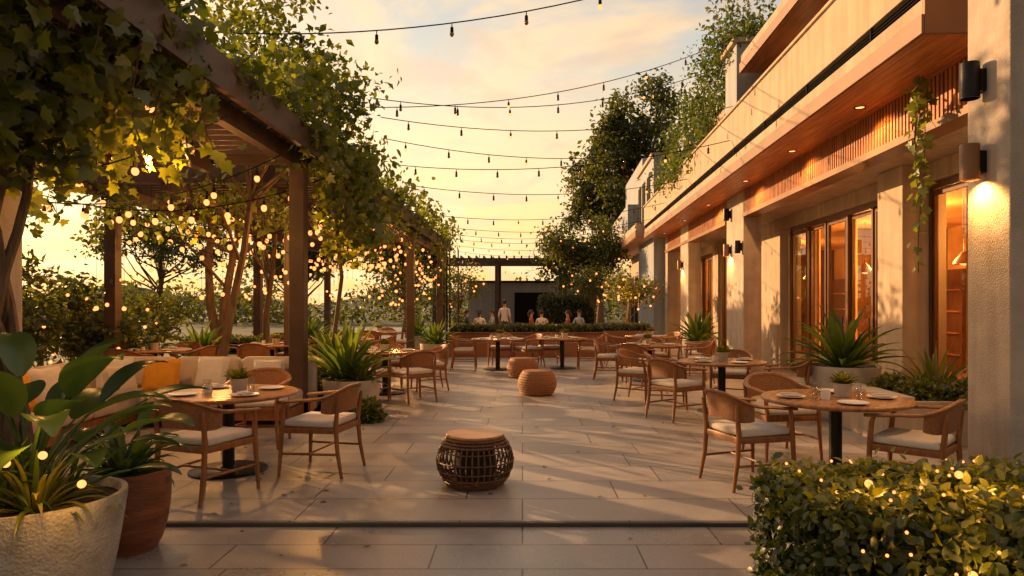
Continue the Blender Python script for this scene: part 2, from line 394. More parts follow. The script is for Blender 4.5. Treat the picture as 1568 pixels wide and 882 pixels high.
bpart(mb,'slatted_bulkhead')
mb=MB()
mb.box(4.72,5.9,6.95,27.8,3.70,3.75,'stucco')     # recess ceiling
mb.box(5.58,5.9,6.5,27.9,3.42,3.70,'stucco')
for a,b in ((6.5,9.3),(16.7,18.9),(23.4,24.6),(27.5,27.9)): mb.box(5.6,5.9,a,b,0,3.42,'stucco')
mb.box(5.25,5.9,10.6,11.4,0,3.70,'stucco')
mb.box(4.43,4.85,16.32,17.9,0,4.26,'stucco_rough')
mb.box(4.43,4.85,23.0,24.4,0,4.26,'stucco_rough')
mb.box(4.43,5.6,27.2,27.9,0,4.26,'stucco')
bpart(mb,'ground_floor_walls',.008)
# glazing
mb=MB(); gl=MB()
def bay(y0,y1,n):
    w=(y1-y0)/n
    mb.box(5.66,5.78,y0,y1,3.32,3.42,'dframe'); mb.box(5.66,5.78,y0,y1,0,.06,'dframe')
    for i in range(n+1):
        yy=y0+i*w; t=.09 if i in (0,n) or i%2==0 else .06
        mb.box(5.64,5.76,yy-t/2,yy+t/2,.06,3.32,'dframe')
    for i in range(n):
        a=y0+i*w+.05; b=a+w-.1; off=.03 if i%2 else -.01
        mb.box(5.68+off,5.73+off,a,a+.05,.1,3.3,'dframe'); mb.box(5.68+off,5.73+off,b-.05,b,.1,3.3,'dframe')
        mb.box(5.68+off,5.73+off,a+.05,b-.05,.1,.22,'dframe'); mb.box(5.68+off,5.73+off,a+.05,b-.05,3.22,3.3,'dframe')
        X=5.70+off; gl.add([(X,a+.04,.2),(X,b-.04,.2),(X,b-.04,3.24),(X,a+.04,3.24)],[(0,1,2,3)],'glass')
        mb.tube([(5.63+off,a+.1,.95),(5.63+off,a+.1,1.35)],.012,'dark',6)
bay(11.4,16.7,5); bay(9.3,10.6,1); bay(18.9,23.4,4); bay(24.6,27.5,3)
bpart(mb,'door_frames',.004); bpart(gl,'door_glass')
# interior
mb=MB()
mb.box(9.6,9.7,6.5,27.9,0,3.6,'inner'); mb.box(5.9,9.7,6.4,6.5,0,3.6,'inner'); mb.box(5.9,9.7,27.8,27.9,0,3.6,'inner')
mb.box(5.9,9.6,6.5,27.8,3.45,3.55,'inner'); mb.box(5.9,9.6,6.5,27.8,.005,.02,'tabletop')
for yy in (12,14.4,16,18.2,20,22,25.5):
    mb.box(9.25,9.58,yy,yy+1.3,0.02,2.4,'dframe')
    for k in range(4): mb.box(9.2,9.26,yy+.08,yy+1.22,.4+k*.5,.44+k*.5,'tabletop')
for yy in (17.2,24): mb.box(7.2,9.59,yy,yy+.15,.02,3.44,'dframe')
bpart(mb,'interior_room')
mb=MB()
def curtain(y0,y1):
    n=int((y1-y0)*40); vs=[];fs=[]
    for i in range(n+1):
        yy=y0+(y1-y0)*i/n; x=6.02+.05*math.sin(i*1.1)
        vs+=[(x,yy,.05),(x,yy,3.4)]
    for i in range(n): fs.append((i*2,i*2+2,i*2+3,i*2+1))
    mb.add(vs,fs,'curtain')
for a,b in ((11.45,12.6),(15.9,16.6),(9.4,10.3),(14.0,14.5),(19,19.6),(22.8,23.3),(24.7,25.2)): curtain(a,b)
bpart(mb,'curtains',smooth=True)
mb=MB()
for x,y in ((7,10.2),(7.2,12.4),(7.2,14.2),(7,15.8),(8.2,13.4),(8.2,16),(7.3,20),(7,22),(7,26)):
    mb.tube([(x,y,3.45),(x,y,2.5)],.006,'dark',5); mb.lathe([(.03,.22),(.16,.05),(.17,0)],'fascia',16,(x,y,2.3)); mb.sphere((x,y,2.36),.09,'lampglow')
bpart(mb,'pendant_lamps',smooth=True)
def lamp(name,typ,loc,e,col=(1,.56,.22),size=.05,rot=None,spot=None):
    d=bpy.data.lights.new(name,typ); d.energy=e; d.color=col
    if typ in('POINT','SPOT'): d.shadow_soft_size=size
    if spot: d.spot_size=spot; d.spot_blend=.6
    o=bpy.data.objects.new(name,d); COL.objects.link(o); o.location=loc
    if rot: o.rotation_euler=rot
    return o
for x,y,z,e in ((6.6,10.0,2.7,130),(6.9,13.0,2.6,290),(7.4,15.8,2.6,220),(7.0,21,2.6,280),(7.0,25.8,2.6,170)):
    lamp('interior_light','POINT',B(x,y,z),e,(1,.45,.11),.15)
# upper storey
mb=MB()
mb.box(5.3,9,7.1,17,4.76,7.2,'stucco'); mb.box(5.5,9,17,28,4.76,6.6,'stucco')
mb.box(4.5,9,7.0,16.8,7.24,7.62,'stucco')
mb.box(4.45,5.3,17.0,18.1,5.56,8.0,'grey'); mb.box(4.35,5.4,16.9,18.2,8.002,8.12,'stucco')
mb.box(4.5,9,18.3,24,6.45,6.8,'stucco'); mb.box(4.3,5.3,23.0,24.2,5.56,7.3,'grey')
bpart(mb,'upper_storey',.01)
mb=MB(); mb.box(4.47,4.498,6.97,16.83,7.2,7.42,'fascia'); mb.box(4.5,5.3,7.0,16.8,7.2,7.238,'soffit'); mb.box(4.47,4.498,18.28,24.02,6.41,6.62,'fascia'); mb.box(4.5,5.5,18.3,24,6.41,6.448,'soffit')
bpart(mb,'upper_eaves')
mb=MB()
for y in (8,10.3,12.6,14.9): mb.box(5.27,5.298,y,y+1.5,5.0,6.9,'dframe'); mb.box(5.255,5.268,y+.08,y+1.42,5.08,6.82,'black')
bpart(mb,'upper_windows')
# neighbour building
NB=empty('neighbouring_building',(0,0,0),ROT)
mb=MB()
mb.box(4.0,8,28.0,33,0,7.6,'grey'); mb.box(3.9,8,28.0,33.1,7.602,7.75,'stucco')
mb.box(3.5,8,33.2,42,4.9,6.4,'grey'); mb.box(4.6,8,33.2,42,0,4.35,'stucco'); mb.box(4.3,8,34,42,6.4,8.8,'grey')
mb.box(3.3,8,28.1,42,4.352,4.9,'stucco')
mb.obj('walls',False,.01,parent=NB)
mb=MB(); mb.box(3.27,3.298,28.05,42,4.33,4.6,'fascia'); mb.box(3.3,4.6,28.1,42,4.31,4.35,'soffit')
for y in (29,30.6,32): mb.box(3.97,3.998,y,y+.9,5.2,7.0,'black'); mb.box(3.985,3.9985,y-.06,y+.96,5.14,7.06,'dark')
for y in (34.2,36.2,38.2,40.2): mb.box(4.57,4.598,y,y+1.4,.1,3.2,'dframe'); mb.box(4.55,4.568,y+.1,y+1.3,.2,3.1,'black')
mb.obj('trim_and_windows',False,parent=NB)
# downlights
for y in (9.45,12.1,15.0,18.6,22,26):
    mb=MB(); mb.lathe([(.075,-.012),(.075,0.0),(.055,.0)],'dark',20); mb.lathe([(.0001,-.004),(.055,-.004)],'lampglow',20)
    mb.obj('recessed_downlight',loc=B(4.12,y,4.258))
    if y<20: lamp('downlight_lamp','SPOT',B(4.12,y,4.22),110,(1,.48,.15),.04,(0,0,0),2.6)
# sconces
def sconce(x,y,z,on,h=.30,r=.075,lit=None):
    mb=MB(); mb.lathe([(.0001,h/2),(r*.97,h/2),(r,h/2-.01),(r,-h/2),(r*.9,-h/2),(r*.9,-h/2+.03)],'fascia' if on else 'dark',24)
    mb.lathe([(.0001,-h/2+.035),(r*.9,-h/2+.035)],'lampglow' if on else 'bulboff',24)
    mb.box(r*.8,r+.035,-.05,.05,-.09,.09,'dark')
    mb.obj('wall_sconce',loc=B(x,y,z),rz=ROT)
    if on: lamp('sconce_lamp','SPOT',B(x+.0,y,z-h/2-.0),80,(1,.46,.11),.05,(0,-.12,0),2.6)
sconce(3.57-.11,5.88,2.78,True); sconce(3.57-.11,5.88,3.46,False)
sconce(4.43-.11,17.5,2.95,True); sconce(4.43-.11,17.5,3.85,False)
sconce(4.43-.11,24.0,2.95,True); sconce(4.43-.11,16.45,2.95,False)

# ------------------------------------------------------------------ pergolas
def pergola(y0,y1,posts,zb=3.45,x0=-7.6,x1=-2.72):
    e=empty('timber_pergola'); mb=MB()
    mb.box(x1-.06,x1,y0,y1,zb+.1,zb+.42,'pergola'); mb.box(x0,x0+.06,y0,y1,zb+.1,zb+.42,'pergola')
    mb.box(x0+.06,x1-.06,y1-.06,y1-.001,zb+.1,zb+.42,'pergola'); mb.box(x0+.06,x1-.06,y0+.001,y0+.06,zb+.1,zb+.42,'pergola')
    for x in (-3.05,-4.4,-5.8,-7.2): mb.box(x-.06,x+.06,y0+.061,y1-.061,zb-.02,zb+.2,'pergola')
    y=y0+.15
    while y<y1-.1:
        mb.box(x0+.061,x1-.061,y,y+.05,zb+.203,zb+.32,'pergola'); y+=.27
    mb.obj('roof_slats',False,parent=e)
    mb=MB()
    for x,y in posts:
        mb.box(x-.10,x+.10,y-.10,y+.10,0,zb-.021,'pergola'); mb.box(x-.13,x+.13,y-.13,y+.13,.001,.05,'dark')
    mb.obj('posts',False,.008,parent=e)
pergola(2.2,9.6,[(-3.05,9.3),(-7.2,9.3),(-7.2,3.5)])
pergola(11.0,25.6,[(-3.05,18.6),(-7.2,18.6),(-4.8,14.1),(-3.05,25.2),(-7.2,25.2),(-7.2,12)])
mb=MB(); mb.box(-5.0,-4.24,5.2,5.8,-.1,3.42,'stucco_rough'); mb.obj('plastered_column',False,.02)

# vines
def vine(name,centers,sig,per,ls,strands=(),tmpl=TV,k='vine',up=.35,droop=.5,stem=None,out=None):
    e=empty(name); p,r=clumps(centers,sig,per)
    sp=[];srn=[]; mb=MB()
    for (x,y,z,l) in strands:
        n=int(l/.055); a=random.random()*6; pts=[]
        for i in range(n):
            t=i/n; q=(x+.10*math.sin(a+t*4)*t+random.gauss(0,.035),y+.1*math.cos(a+t*3)*t+random.gauss(0,.035),z-l*t)
            sp.append(q); srn.append(.25+.6*random.random())
            if i%4==0: pts.append((x+.10*math.sin(a+t*4)*t,y+.1*math.cos(a+t*3)*t,z-l*t))
        if len(pts)>1: mb.tube(pts,.006,'bark',4)
    if sp: p=np.vstack([p,np.array(sp)]); r=np.concatenate([r,srn])
    leaves('foliage',p,ls*(.55+.75*RNG.random(len(p))),r,tmpl,k,up,droop,e,out)
    if stem: 
        for pts,rad in stem: mb.tube(pts,rad,'bark',7)
    if mb.v: mb.obj('stems',parent=e)
U=random.uniform
c=[];st=[]
# near part, top-left corner
for i in range(62):
    y=U(3.9,6.0); c.append((U(-3.5,-2.80),y,U(3.30,4.2)))
for i in range(34): c.append((U(-4.3,-3.3),U(4.2,5.3),U(2.6,3.4)))
for i in range(30): c.append((U(-7.0,-4.2),U(6.3,7.6),U(2.6,3.4)))
for i in range(34):
    y=U(4.4,6.4); st.append((U(-3.5,-2.72),y,3.6,U(.3,1.0)))
for i in range(22): st.append((U(-6.8,-4),U(6.0,8),3.4,U(.4,1.1)))
for i in range(13): c.append((U(-3.2,-2.75),U(6.4,8.6),U(3.95,4.3)))
for i in range(9): st.append((U(-2.8,-2.65),U(6.2,8.8),3.95,U(.15,.5)))
stem=[]
for k in range(6):
    a=k*1.05; pts=[]
    for i in range(14):
        t=i/13; pts.append((-3.72-.28*t+.13*math.sin(a+t*6+k)-(.5*max(0,t-.6) if k%2 else -.9*max(0,t-.55)),4.95+.13*math.cos(a+t*5),-.03+3.5*t))
    stem.append((pts,[.055*(1-.6*i/13) for i in range(14)]))
vine('climbing_vine',c,(.17,.17,.13),30,.125,st,stem=stem)
c=[];st=[]
for i in range(58): c.append((U(-3.3,-2.5),U(8.7,11.3),U(3.55,4.75)))
for i in range(24): c.append((U(-2.8,-2.3),U(9.8,11.0),U(2.6,3.8)))
for i in range(24): st.append((U(-3.0,-2.35),U(9.4,11.5),3.8,U(.5,1.7)))
vine('climbing_vine',c,(.16,.19,.14),30,.115,st,stem=[([(-2.85,10.2,0),(-2.8,10.1,1),(-2.7,10.2,2),(-2.8,10.1,3.2),(-2.9,10,4)],[.04,.035,.03,.025,.015])])
c=[];st=[]
for i in range(75):
    y=11+14.3*random.random()**1.3; c.append((U(-3.2,-2.5),y,U(3.75,4.35)))
for i in range(40): st.append((U(-2.9,-2.55),11+14*random.random()**1.2,3.9,U(.3,1.3)))
for i in range(32): c.append((U(-7.6,-3),U(10.9,12.0),U(2.95,3.7)))
for i in range(32): st.append((U(-7.6,-3),U(10.8,12.5),3.5,U(.3,.9)))
for i in range(20): st.append((U(-7,-3),U(13,24),3.4,U(.3,1.0)))
vine('climbing_vine',c,(.22,.28,.14),24,.14,st,tmpl=TL)
# hanging vine at the right
c=[(B(4.15,8.0,4.1)[0]+U(-.06,.06),B(4.15,8.0)[1]+U(-.1,.1),U(3.7,4.2)) for i in range(5)]
st=[(B(4.15,8.0)[0]+U(-.05,.05),B(4.15,8.0)[1]+U(-.05,.05),4.2,l) for l in (2.3,1.7,1.1)]
vine('hanging_vine',c,(.06,.06,.08),7,.10,st)
# ivy on upper building
c=[]
for i in range(150):
    y=U(17.8,27); x=U(4.4,5.8); z=6.8+(27-y)*.33*random.random()+U(-.3,1.2); c.append(B(x,y,z))
for i in range(50):
    y=U(18.5,27); c.append(B(U(4.3,4.6),y,U(5.4,7.0)))
for i in range(20): c.append(B(U(3.5,3.8),U(18,24),U(5.4,5.8)))
for i in range(14): c.append(B(U(4.4,5.2),U(16.9,18.1),U(8.1,8.5)))
st=[B(4.4,U(18,26),6.8)+(U(.5,1.6),) for i in range(30)]
vine('ivy',c,(.28,.32,.28),50,.16,st,tmpl=TS,k='vined')

# ------------------------------------------------------------------ trees
tree('shade_tree',(-6.6,15,0),5,(-6.4,14.6,5.1),(2.3,2.2,1.2),28,90,.16,.12,'tree',TS,.15,3,stems=2)
tree('shade_tree',(-6.1,16.4,0),5,(-6,16.2,4.3),(1.8,2.0,.6),12,70,.16,.10,'tree',TS,.2,4)
tree('shade_tree',(-4.6,10.3,0),5,(-4.1,10.6,5.3),(1.7,1.5,1.0),24,90,.13,.08,'vine',TS,.16,5)
tree('shade_tree',(-11.6,12.6,0),5,(-11.4,12.6,3.9),(2.4,1.8,1.7),40,110,.17,.12,'tree',TS,.16,61)
tree('shade_tree',(-8.9,8.6,0),5,(-8.9,8.6,3.2),(1.5,1.2,1.1),26,90,.14,.09,'tree',TS,.17,62)
tree('broadleaf_tree',(3.3,35,0),6,(3.0,35,4.0),(2.4,2.2,2.1),60,150,.20,.16,'tree',TS,.15,6,flatb=-.8)
tree('broadleaf_tree',(8,50,0),15,(8.4,50,12.0),(4.4,4,5.6),90,160,.36,.4,'tree',TS,.11,7,flatb=-.9)
tree('broadleaf_tree',(5.2,46,0),11,(5.4,46,8.5),(2.6,2.6,2.8),40,150,.30,.25,'tree',TS,.14,8,flatb=-.8)
tree('ornamental_tree',(4.0,25.2,0),3,(4.0,25.2,2.0),(1.0,.9,.75),26,80,.12,.05,'fern',TS,.2,9)
tree('ornamental_tree',(3.0,29,0),3,(3.0,29,2.4),(1.0,.9,.9),22,80,.12,.05,'tree',TS,.2,19)
tree('ornamental_tree',(-2.6,28,0),3,(-2.6,28,2.2),(1.1,1,1.0),24,80,.12,.05,'fern',TS,.2,10)
tree('ornamental_tree',(-4.2,24,0),3,(-4.2,24,2.3),(1.2,1,.9),20,80,.13,.05,'tree',TS,.2,11)
for i,(x,y,h,r) in enumerate(((-8.6,11.3,1.7,1.1),(-7.6,12.6,1.2,.9),(-9.4,14.2,1.5,1.2),(-10.6,18,1.6,1.4),(-10.6,9.6,2.0,1.3))):
    tree('large_shrub',(x,y,0),2,(x,y,h*.75),(r*1.15,r,h*.65),30,110,.14,.05,'tree',TS,.17,30+i,flatb=-1)
for i,(x,y,z,r) in enumerate(((-11,34,4.0,2.4),(-6.5,38,4.2,2.4),(-20,38,5,3.2),(-15.5,46,4.5,3.0))):
    tree('broadleaf_tree',(x,y,-.3),5,(x,y,z),(r,r,r*.8),40,110,.26,.18,'tree',TS,.15,50+i)
# far tree belt (one mass)
c=[]
for i in range(200):
    x=U(-45,50); c.append((x,U(62,80),U(0,2.2+1.4*math.sin(x*.35)+(1.6*(x>0)))))
p,r=clumps(c,(1.3,1.3,.8),60)
leaves('distant_tree_line',p,.55*(.6+.8*RNG.random(len(p))),r,TS,'tree')

# ------------------------------------------------------------------ hedges
def hedge(name,x0,x1,y0,y1,z0,z1,n,ls,k='hedge',tmpl=TL,brn=True):
    e=empty(name); mb=MB(); d=.06; mb.box(x0+d,x1-d,y0+d,y1-d,z0,z1-d,'hedgecore'); mb.obj('branches',False,parent=e)
    A=[(x1-x0)*(y1-y0),(x1-x0)*(z1-z0),(x1-x0)*(z1-z0),(y1-y0)*(z1-z0),(y1-y0)*(z1-z0)]
    w=np.array(A)/sum(A); f=RNG.choice(5,size=n,p=w); u=RNG.random(n); v=RNG.random(n)
    P=np.zeros((n,3)); O=np.zeros((n,3)); X=x0+u*(x1-x0); Y=y0+v*(y1-y0); Zs=z0+v*(z1-z0); Yu=y0+u*(y1-y0)
    j=np.clip(RNG.normal(0,.035,n),-.10,.13)+.04*np.sin(u*17)*np.sin(v*13)+.02*np.sin(u*41+v*29)
    m=f==0; P[m]=np.c_[X,Y,z1+j][m]; O[m]=(0,0,1)
    m=f==1; P[m]=np.c_[X,y0-j,Zs][m]; O[m]=(0,-1,.3)
    m=f==2; P[m]=np.c_[X,y1+j,Zs][m]; O[m]=(0,1,.3)
    m=f==3; P[m]=np.c_[x0-j,Yu,Zs][m]; O[m]=(-1,0,.3)
    m=f==4; P[m]=np.c_[x1+j,Yu,Zs][m]; O[m]=(1,0,.3)
    r=RNG.random(n)*.30+.70*np.clip((P[:,2]-z0)/(z1-z0),0,1.1)**5*RNG.random(n)  # leaf colour yellower toward the top: lit top and shaded sides painted in
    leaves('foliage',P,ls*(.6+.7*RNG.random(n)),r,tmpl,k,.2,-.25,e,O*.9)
M['hedgecore']=mat('hedge_branches',(.012,.018,.006),.95,var=.4,vscale=20)
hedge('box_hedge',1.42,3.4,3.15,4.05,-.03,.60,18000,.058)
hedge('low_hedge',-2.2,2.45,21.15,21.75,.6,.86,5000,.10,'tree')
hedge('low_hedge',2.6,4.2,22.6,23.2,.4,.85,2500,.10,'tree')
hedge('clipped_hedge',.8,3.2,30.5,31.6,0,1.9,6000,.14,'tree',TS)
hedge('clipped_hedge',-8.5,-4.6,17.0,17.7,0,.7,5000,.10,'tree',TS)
mb=MB(); mb.box(-2.3,2.55,21.0,21.9,0,.68,'brownwall'); mb.box(-2.34,2.59,20.96,21.94,.682,.72,'brownwall'); mb.box(-2.3,2.5,20.5,20.98,0,.42,'brownwall'); mb.obj('planter_wall',False,.01)
mb=MB(); mb.box(2.7,4.3,22.4,23.3,0,.7,'brownwall'); mb.obj('planter_wall',False,.01)

# back pavilion
e=empty('garden_pavilion'); mb=MB()
mb.box(-5,2.6,37,42,3.9,4.08,'pergola')
for x in (-4.8,-1.4,2.3): mb.box(x-.1,x+.1,37.2,37.4,0,3.9,'pergola'); mb.box(x-.1,x+.1,41.6,41.8,0,3.9,'pergola')
for i in range(19): mb.box(-5+i*.41,-4.93+i*.41,36.8,42.2,4.082,4.2,'pergola')
mb.obj('roof',False,parent=e)
mb=MB(); mb.box(-3.4,4.6,43,43.3,0,2.9,'grey'); mb.box(-3.5,4.7,42.9,43.4,2.902,3.05,'dark')
mb.box(-.5,2.0,42.96,42.998,.4,2.3,'black'); mb.obj('rear_wall',False,parent=e)

# ------------------------------------------------------------------ furniture meshes
def chair_mesh():
    mb=MB()
    for s in (-1,1):
        mb.tube([(s*.285,.255,0),(s*.272,.245,.22),(s*.265,.235,.45),(s*.275,.22,.60),(s*.282,.20,.655)],[.014,.019,.022,.019,.016],'teak',8)
        mb.tube([(s*.245,-.31,0),(s*.236,-.268,.22),(s*.232,-.25,.44),(s*.238,-.268,.62),(s*.242,-.28,.70)],[.014,.019,.022,.019,.014],'teak',8)
        mb.tube([(s*.27,.24,.20),(s*.236,-.268,.20)],.011,'teak',6)
        mb.tube([(s*.26,.23,.405),(s*.232,-.25,.405)],.02,'teak',6,flat=(.7,1.5))
    mb.tube([(-.252,0,.20),(.252,0,.20)],.010,'teak',6)
    mb.tube([(-.26,.235,.405),(.26,.235,.405)],.02,'teak',6,flat=(.7,1.5))
    mb.tube([(-.23,-.25,.405),(.23,-.25,.405)],.02,'teak',6,flat=(.7,1.5))
    mb.rbox((0,-.005,.415),(.50,.47,.03),.012,'rattanback',2)
    mb.rbox((0,0,.462),(.51,.48,.06),.026,'cushion',3,puff=.35)
    pts=[]
    for i in range(25):
        a=math.pi*(i/24); ex=abs(math.cos(a))**.7*(1 if math.cos(a)>0 else -1)
        y=-.315*max(0,math.sin(a))**.8
        z=.675+.105*max(0,math.sin(a))**2
        pts.append((.30*ex,y,z))
    pts=[(.268,.27,.646),(.290,.13,.660)]+pts+[(-.290,.13,.660),(-.268,.27,.646)]
    mb.tube(pts,.018,'teak',8,flat=(1.45,.8))
    vs=[];fs=[];n=22
    for o in (0,.018):
        for i in range(n+1):
            a=math.pi*(.12+.76*i/n); ex=abs(math.cos(a))**.7*(1 if math.cos(a)>0 else -1)
            x=(.30-o)*ex; y=-(.315-o)*math.sin(a)**.8; top=.675+.105*math.sin(a)**2+.012
            h=.20*(math.sin(math.pi*(.12+.76*i/n)))**.6+.03
            vs+=[(x*.965,y*.93,top-h),(x*1.0,y*1.01,top)]
    m=(n+1)*2
    for i in range(n):
        a=i*2; fs+=[(a,a+2,a+3,a+1),(m+a,m+a+1,m+a+3,m+a+2),(a,m+a,m+a+2,a+2),(a+1,a+3,m+a+3,m+a+1)]
    fs+=[(0,1,m+1,m),(n*2,m+n*2,m+n*2+1,n*2+1)]
    mb.add(vs,fs,'rattanback')
    return mb.obj('dining_chair',mesh_only=True)
def table_mesh(r):
    mb=MB()
    mb.lathe([(.0001,.712),(r-.05,.712),(r-.012,.722),(r,.735),(r,.745),(r-.006,.752),(.0001,.752)],'tabletop',56)
    mb.lathe([(.0001,.70),(.18,.70),(.18,.711)],'dark',20)
    mb.lathe([(.055,.70),(.055,.05),(.07,.035),(.34,.022),(.355,.012),(.355,0),(.0001,0)],'dark',36)
    return mb.obj('round_dining_table',mesh_only=True)
CH=chair_mesh(); TB=table_mesh(.64); TBs=table_mesh(.5)
cj=random.Random(99)
def chair(x,y,fx,fy,sc=1.06):  # faces direction fx,fy
    inst('dining_chair',CH,(x,y,.001),math.atan2(fy,fx)-math.pi/2+(cj.uniform(-.12,.12) if y>9 else 0),sc)
# tableware
mb=MB(); mb.lathe([(.0001,.004),(.08,.004),(.125,.016),(.125,.020),(.08,.009),(.0001,.009)],'white',32); PL=mb.obj('dinner_plate',mesh_only=True)
mb=MB(); mb.lathe([(.0001,.001),(.030,.001),(.036,.11),(.034,.11),(.028,.008),(.0001,.008)],'clear',20); GLS=mb.obj('drinking_glass',mesh_only=True)
mb=MB(); mb.lathe([(.0001,.001),(.033,.001),(.040,.085),(.036,.085),(.030,.01),(.0001,.01)],'white',20); mb.tube([(.038,0,.07),(.062,0,.06),(.06,0,.03),(.036,0,.02)],.005,'white',6); CUP=mb.obj('coffee_cup',mesh_only=True)
mb=MB(); mb.rbox((0,0,.009),(.17,.10,.014),.005,'cushion',2); mb.rbox((.01,0,.020),(.15,.05,.008),.003,'cushion',2); NAP=mb.obj('folded_napkin',mesh_only=True)
def small_pot():
    mb=MB(); mb.lathe([(.0001,.001),(.052,.001),(.068,.10),(.060,.10),(.055,.085),(.0001,.085)],'potlight',24)
    rg=random.Random(3)
    for i in range(46):
        az=i*2.4; blade(mb,(math.cos(az)*.02,math.sin(az)*.02,.085),az,.4+i*.023,rg.uniform(.06,.13),.032,'fern',.7,n=4,rnd=rg.random(),shape='ovate')
    return mb.obj('small_potted_plant',mesh_only=True)
SP=small_pot()
def settable(x,y,r=.64,full=True,seed=0):
    rg=random.Random(seed); inst('round_dining_table',TB if r>.6 else TBs,(x,y,.001),rg.random())
    z=.7535
    inst('small_potted_plant',SP,(x+rg.uniform(-.05,.1),y+.06,z),rg.random()*6,1.25)
    if full:
        for k in range(4):
            a=k*math.pi/2+seed*.7+rg.uniform(-.2,.2); px,py=x+math.cos(a)*r*.62,y+math.sin(a)*r*.62
            inst('dinner_plate',PL,(px,py,z)); 
            if k%2: inst('folded_napkin',NAP,(px,py,z+.018),a)
            inst('drinking_glass',GLS,(x+math.cos(a+.5)*r*.42,y+math.sin(a+.5)*r*.42,z))
        inst('coffee_cup',CUP,(x-.14,y-.12,z),rg.random()*6)
# left front group
settable(-2.82,6.55,seed=1)
chair(-2.66,5.76,.35,.93); chair(-1.93,6.55,-1,.18); chair(-3.0,7.75,.05,-1)
# right front group
settable(2.82,6.15,seed=2)
chair(2.02,6.12,.95,.30); chair(2.72,7.2,.15,-1); chair(3.22,5.62,-.72,.69)
# right second
settable(2.95,10.1,seed=3); chair(2.15,9.55,.8,.55); chair(1.93,11.3,.8,-.5); chair(3.75,9.7,-1,.3); chair(3.4,11.1,-.4,-1); chair(2.25,10.6,.9,-.2)
settable(2.65,14.2,seed=4); chair(1.85,14.5,1,-.1); chair(2.2,13.3,.5,.9); chair(3.5,13.9,-1,0); chair(2.9,15.1,0,-1); chair(4.0,15.4,-1,.2)
settable(3.3,17.8,seed=14); chair(2.5,17.9,1,0); chair(3.9,18.4,-1,-.5)
# back row
settable(-.6,16.6,seed=5); chair(-1.4,16.6,1,0); chair(-.55,17.5,0,-1); chair(.15,17.2,-.8,-.4)
settable(.98,16.9,seed=6); chair(.72,17.7,.2,-1); chair(1.65,16.9,-1,0)
# left mid
settable(-2.45,12.2,seed=7); chair(-1.8,11.2,-.6,.8); chair(-2.55,11.2,.1,1); chair(-1.75,12.7,-1,-.3); chair(-2.6,13.1,0,-1)
for i,(x,y) in enumerate(((-5.2,14.2),(-4.2,16.4),(-6.8,12.6),(-4.4,20.5),(-6.3,19))):
    settable(x,y,seed=20+i); chair(x-.85,y,1,.1); chair(x+.8,y-.1,-1,.1); chair(x+.1,y+.85,0,-1)
    if i!=1: chair(x,y-.85,0,1)

# sofa
def pillow(mb,c,size,k,rx=0,rz=0):
    n=10; vs=[];fs=[]
    Mx=Matrix.Translation(Vector(c))@Matrix.Rotation(rz,4,'Z')@Matrix.Rotation(rx,4,'X')
    for s in (1,-1):
        for i in range(n+1):
            for j in range(n+1):
                u=-1+2*i/n; v=-1+2*j/n; w=(max(0,1-u**4)*max(0,1-v**4))**.5
                pin=1-.06*(1-abs(u*v))
                vs.append(Mx@Vector((u*size[0]/2*pin,s*size[1]/2*w,v*size[2]/2*pin)))
    q=(n+1)**2
    for s in (0,1):
        for i in range(n):
            for j in range(n):
                a=s*q+i*(n+1)+j; fs.append((a,a+1,a+n+2,a+n+1) if s else (a,a+n+1,a+n+2,a+1))
    mb.add(vs,fs,k)
mb=MB()
mb.box(-5.75,-2.95,8.75,9.55,.10,.26,'teak'); mb.box(-5.75,-4.95,6.1,8.74,.10,.26,'teak')
for x,y in ((-5.7,9.5),(-3.0,9.5),(-3.0,8.8),(-4.98,8.7),(-5.7,6.15),(-5.0,6.15)): mb.box(x-.03,x+.03,y-.03,y+.03,.001,.099,'dark')
for i in range(3): mb.rbox((-3.42-.93*i,9.08,.36),(.92,.78,.19),.05,'sofafab',3)
for i in range(3): mb.rbox((-5.32,8.30-.88*i,.36),(.80,.87,.19),.05,'sofafab',3)
mb.rbox((-4.35,9.62,.46),(2.9,.14,.70),.04,'sofafab',3); mb.rbox((-5.85,7.85,.46),(.14,3.6,.70),.04,'sofafab',3)
for i in range(3): mb.rbox((-3.42-.9*i,9.42,.66),(.86,.20,.42),.07,'sofafab',3,Matrix.Rotation(-.15,4,'X'))
for i in range(3): mb.rbox((-5.63,8.35-.88*i,.66),(.20,.84,.42),.07,'sofafab',3,Matrix.Rotation(-.15,4,'Y'))
sofa=mb.obj('corner_sofa')
for (x,y,z,k,rz,s) in ((-4.75,8.98,.63,'mustard',.25,.46),(-4.15,9.12,.65,'cushion',-.15,.46),(-5.22,8.75,.66,'cushion',.8,.46),(-3.4,9.15,.63,'cushion',.1,.42),(-5.28,7.6,.65,'cushion',1.45,.46),(-5.25,7.1,.65,'mustard',1.7,.46),(-4.95,8.4,.62,'sofafab',1.1,.42)):
    mb=MB(); pillow(mb,(0,0,0),(s,.17,s),k,.0,0); o=mb.obj('throw_pillow'); o.location=(x,y,z+.02); o.rotation_euler=(-.3,0,rz)

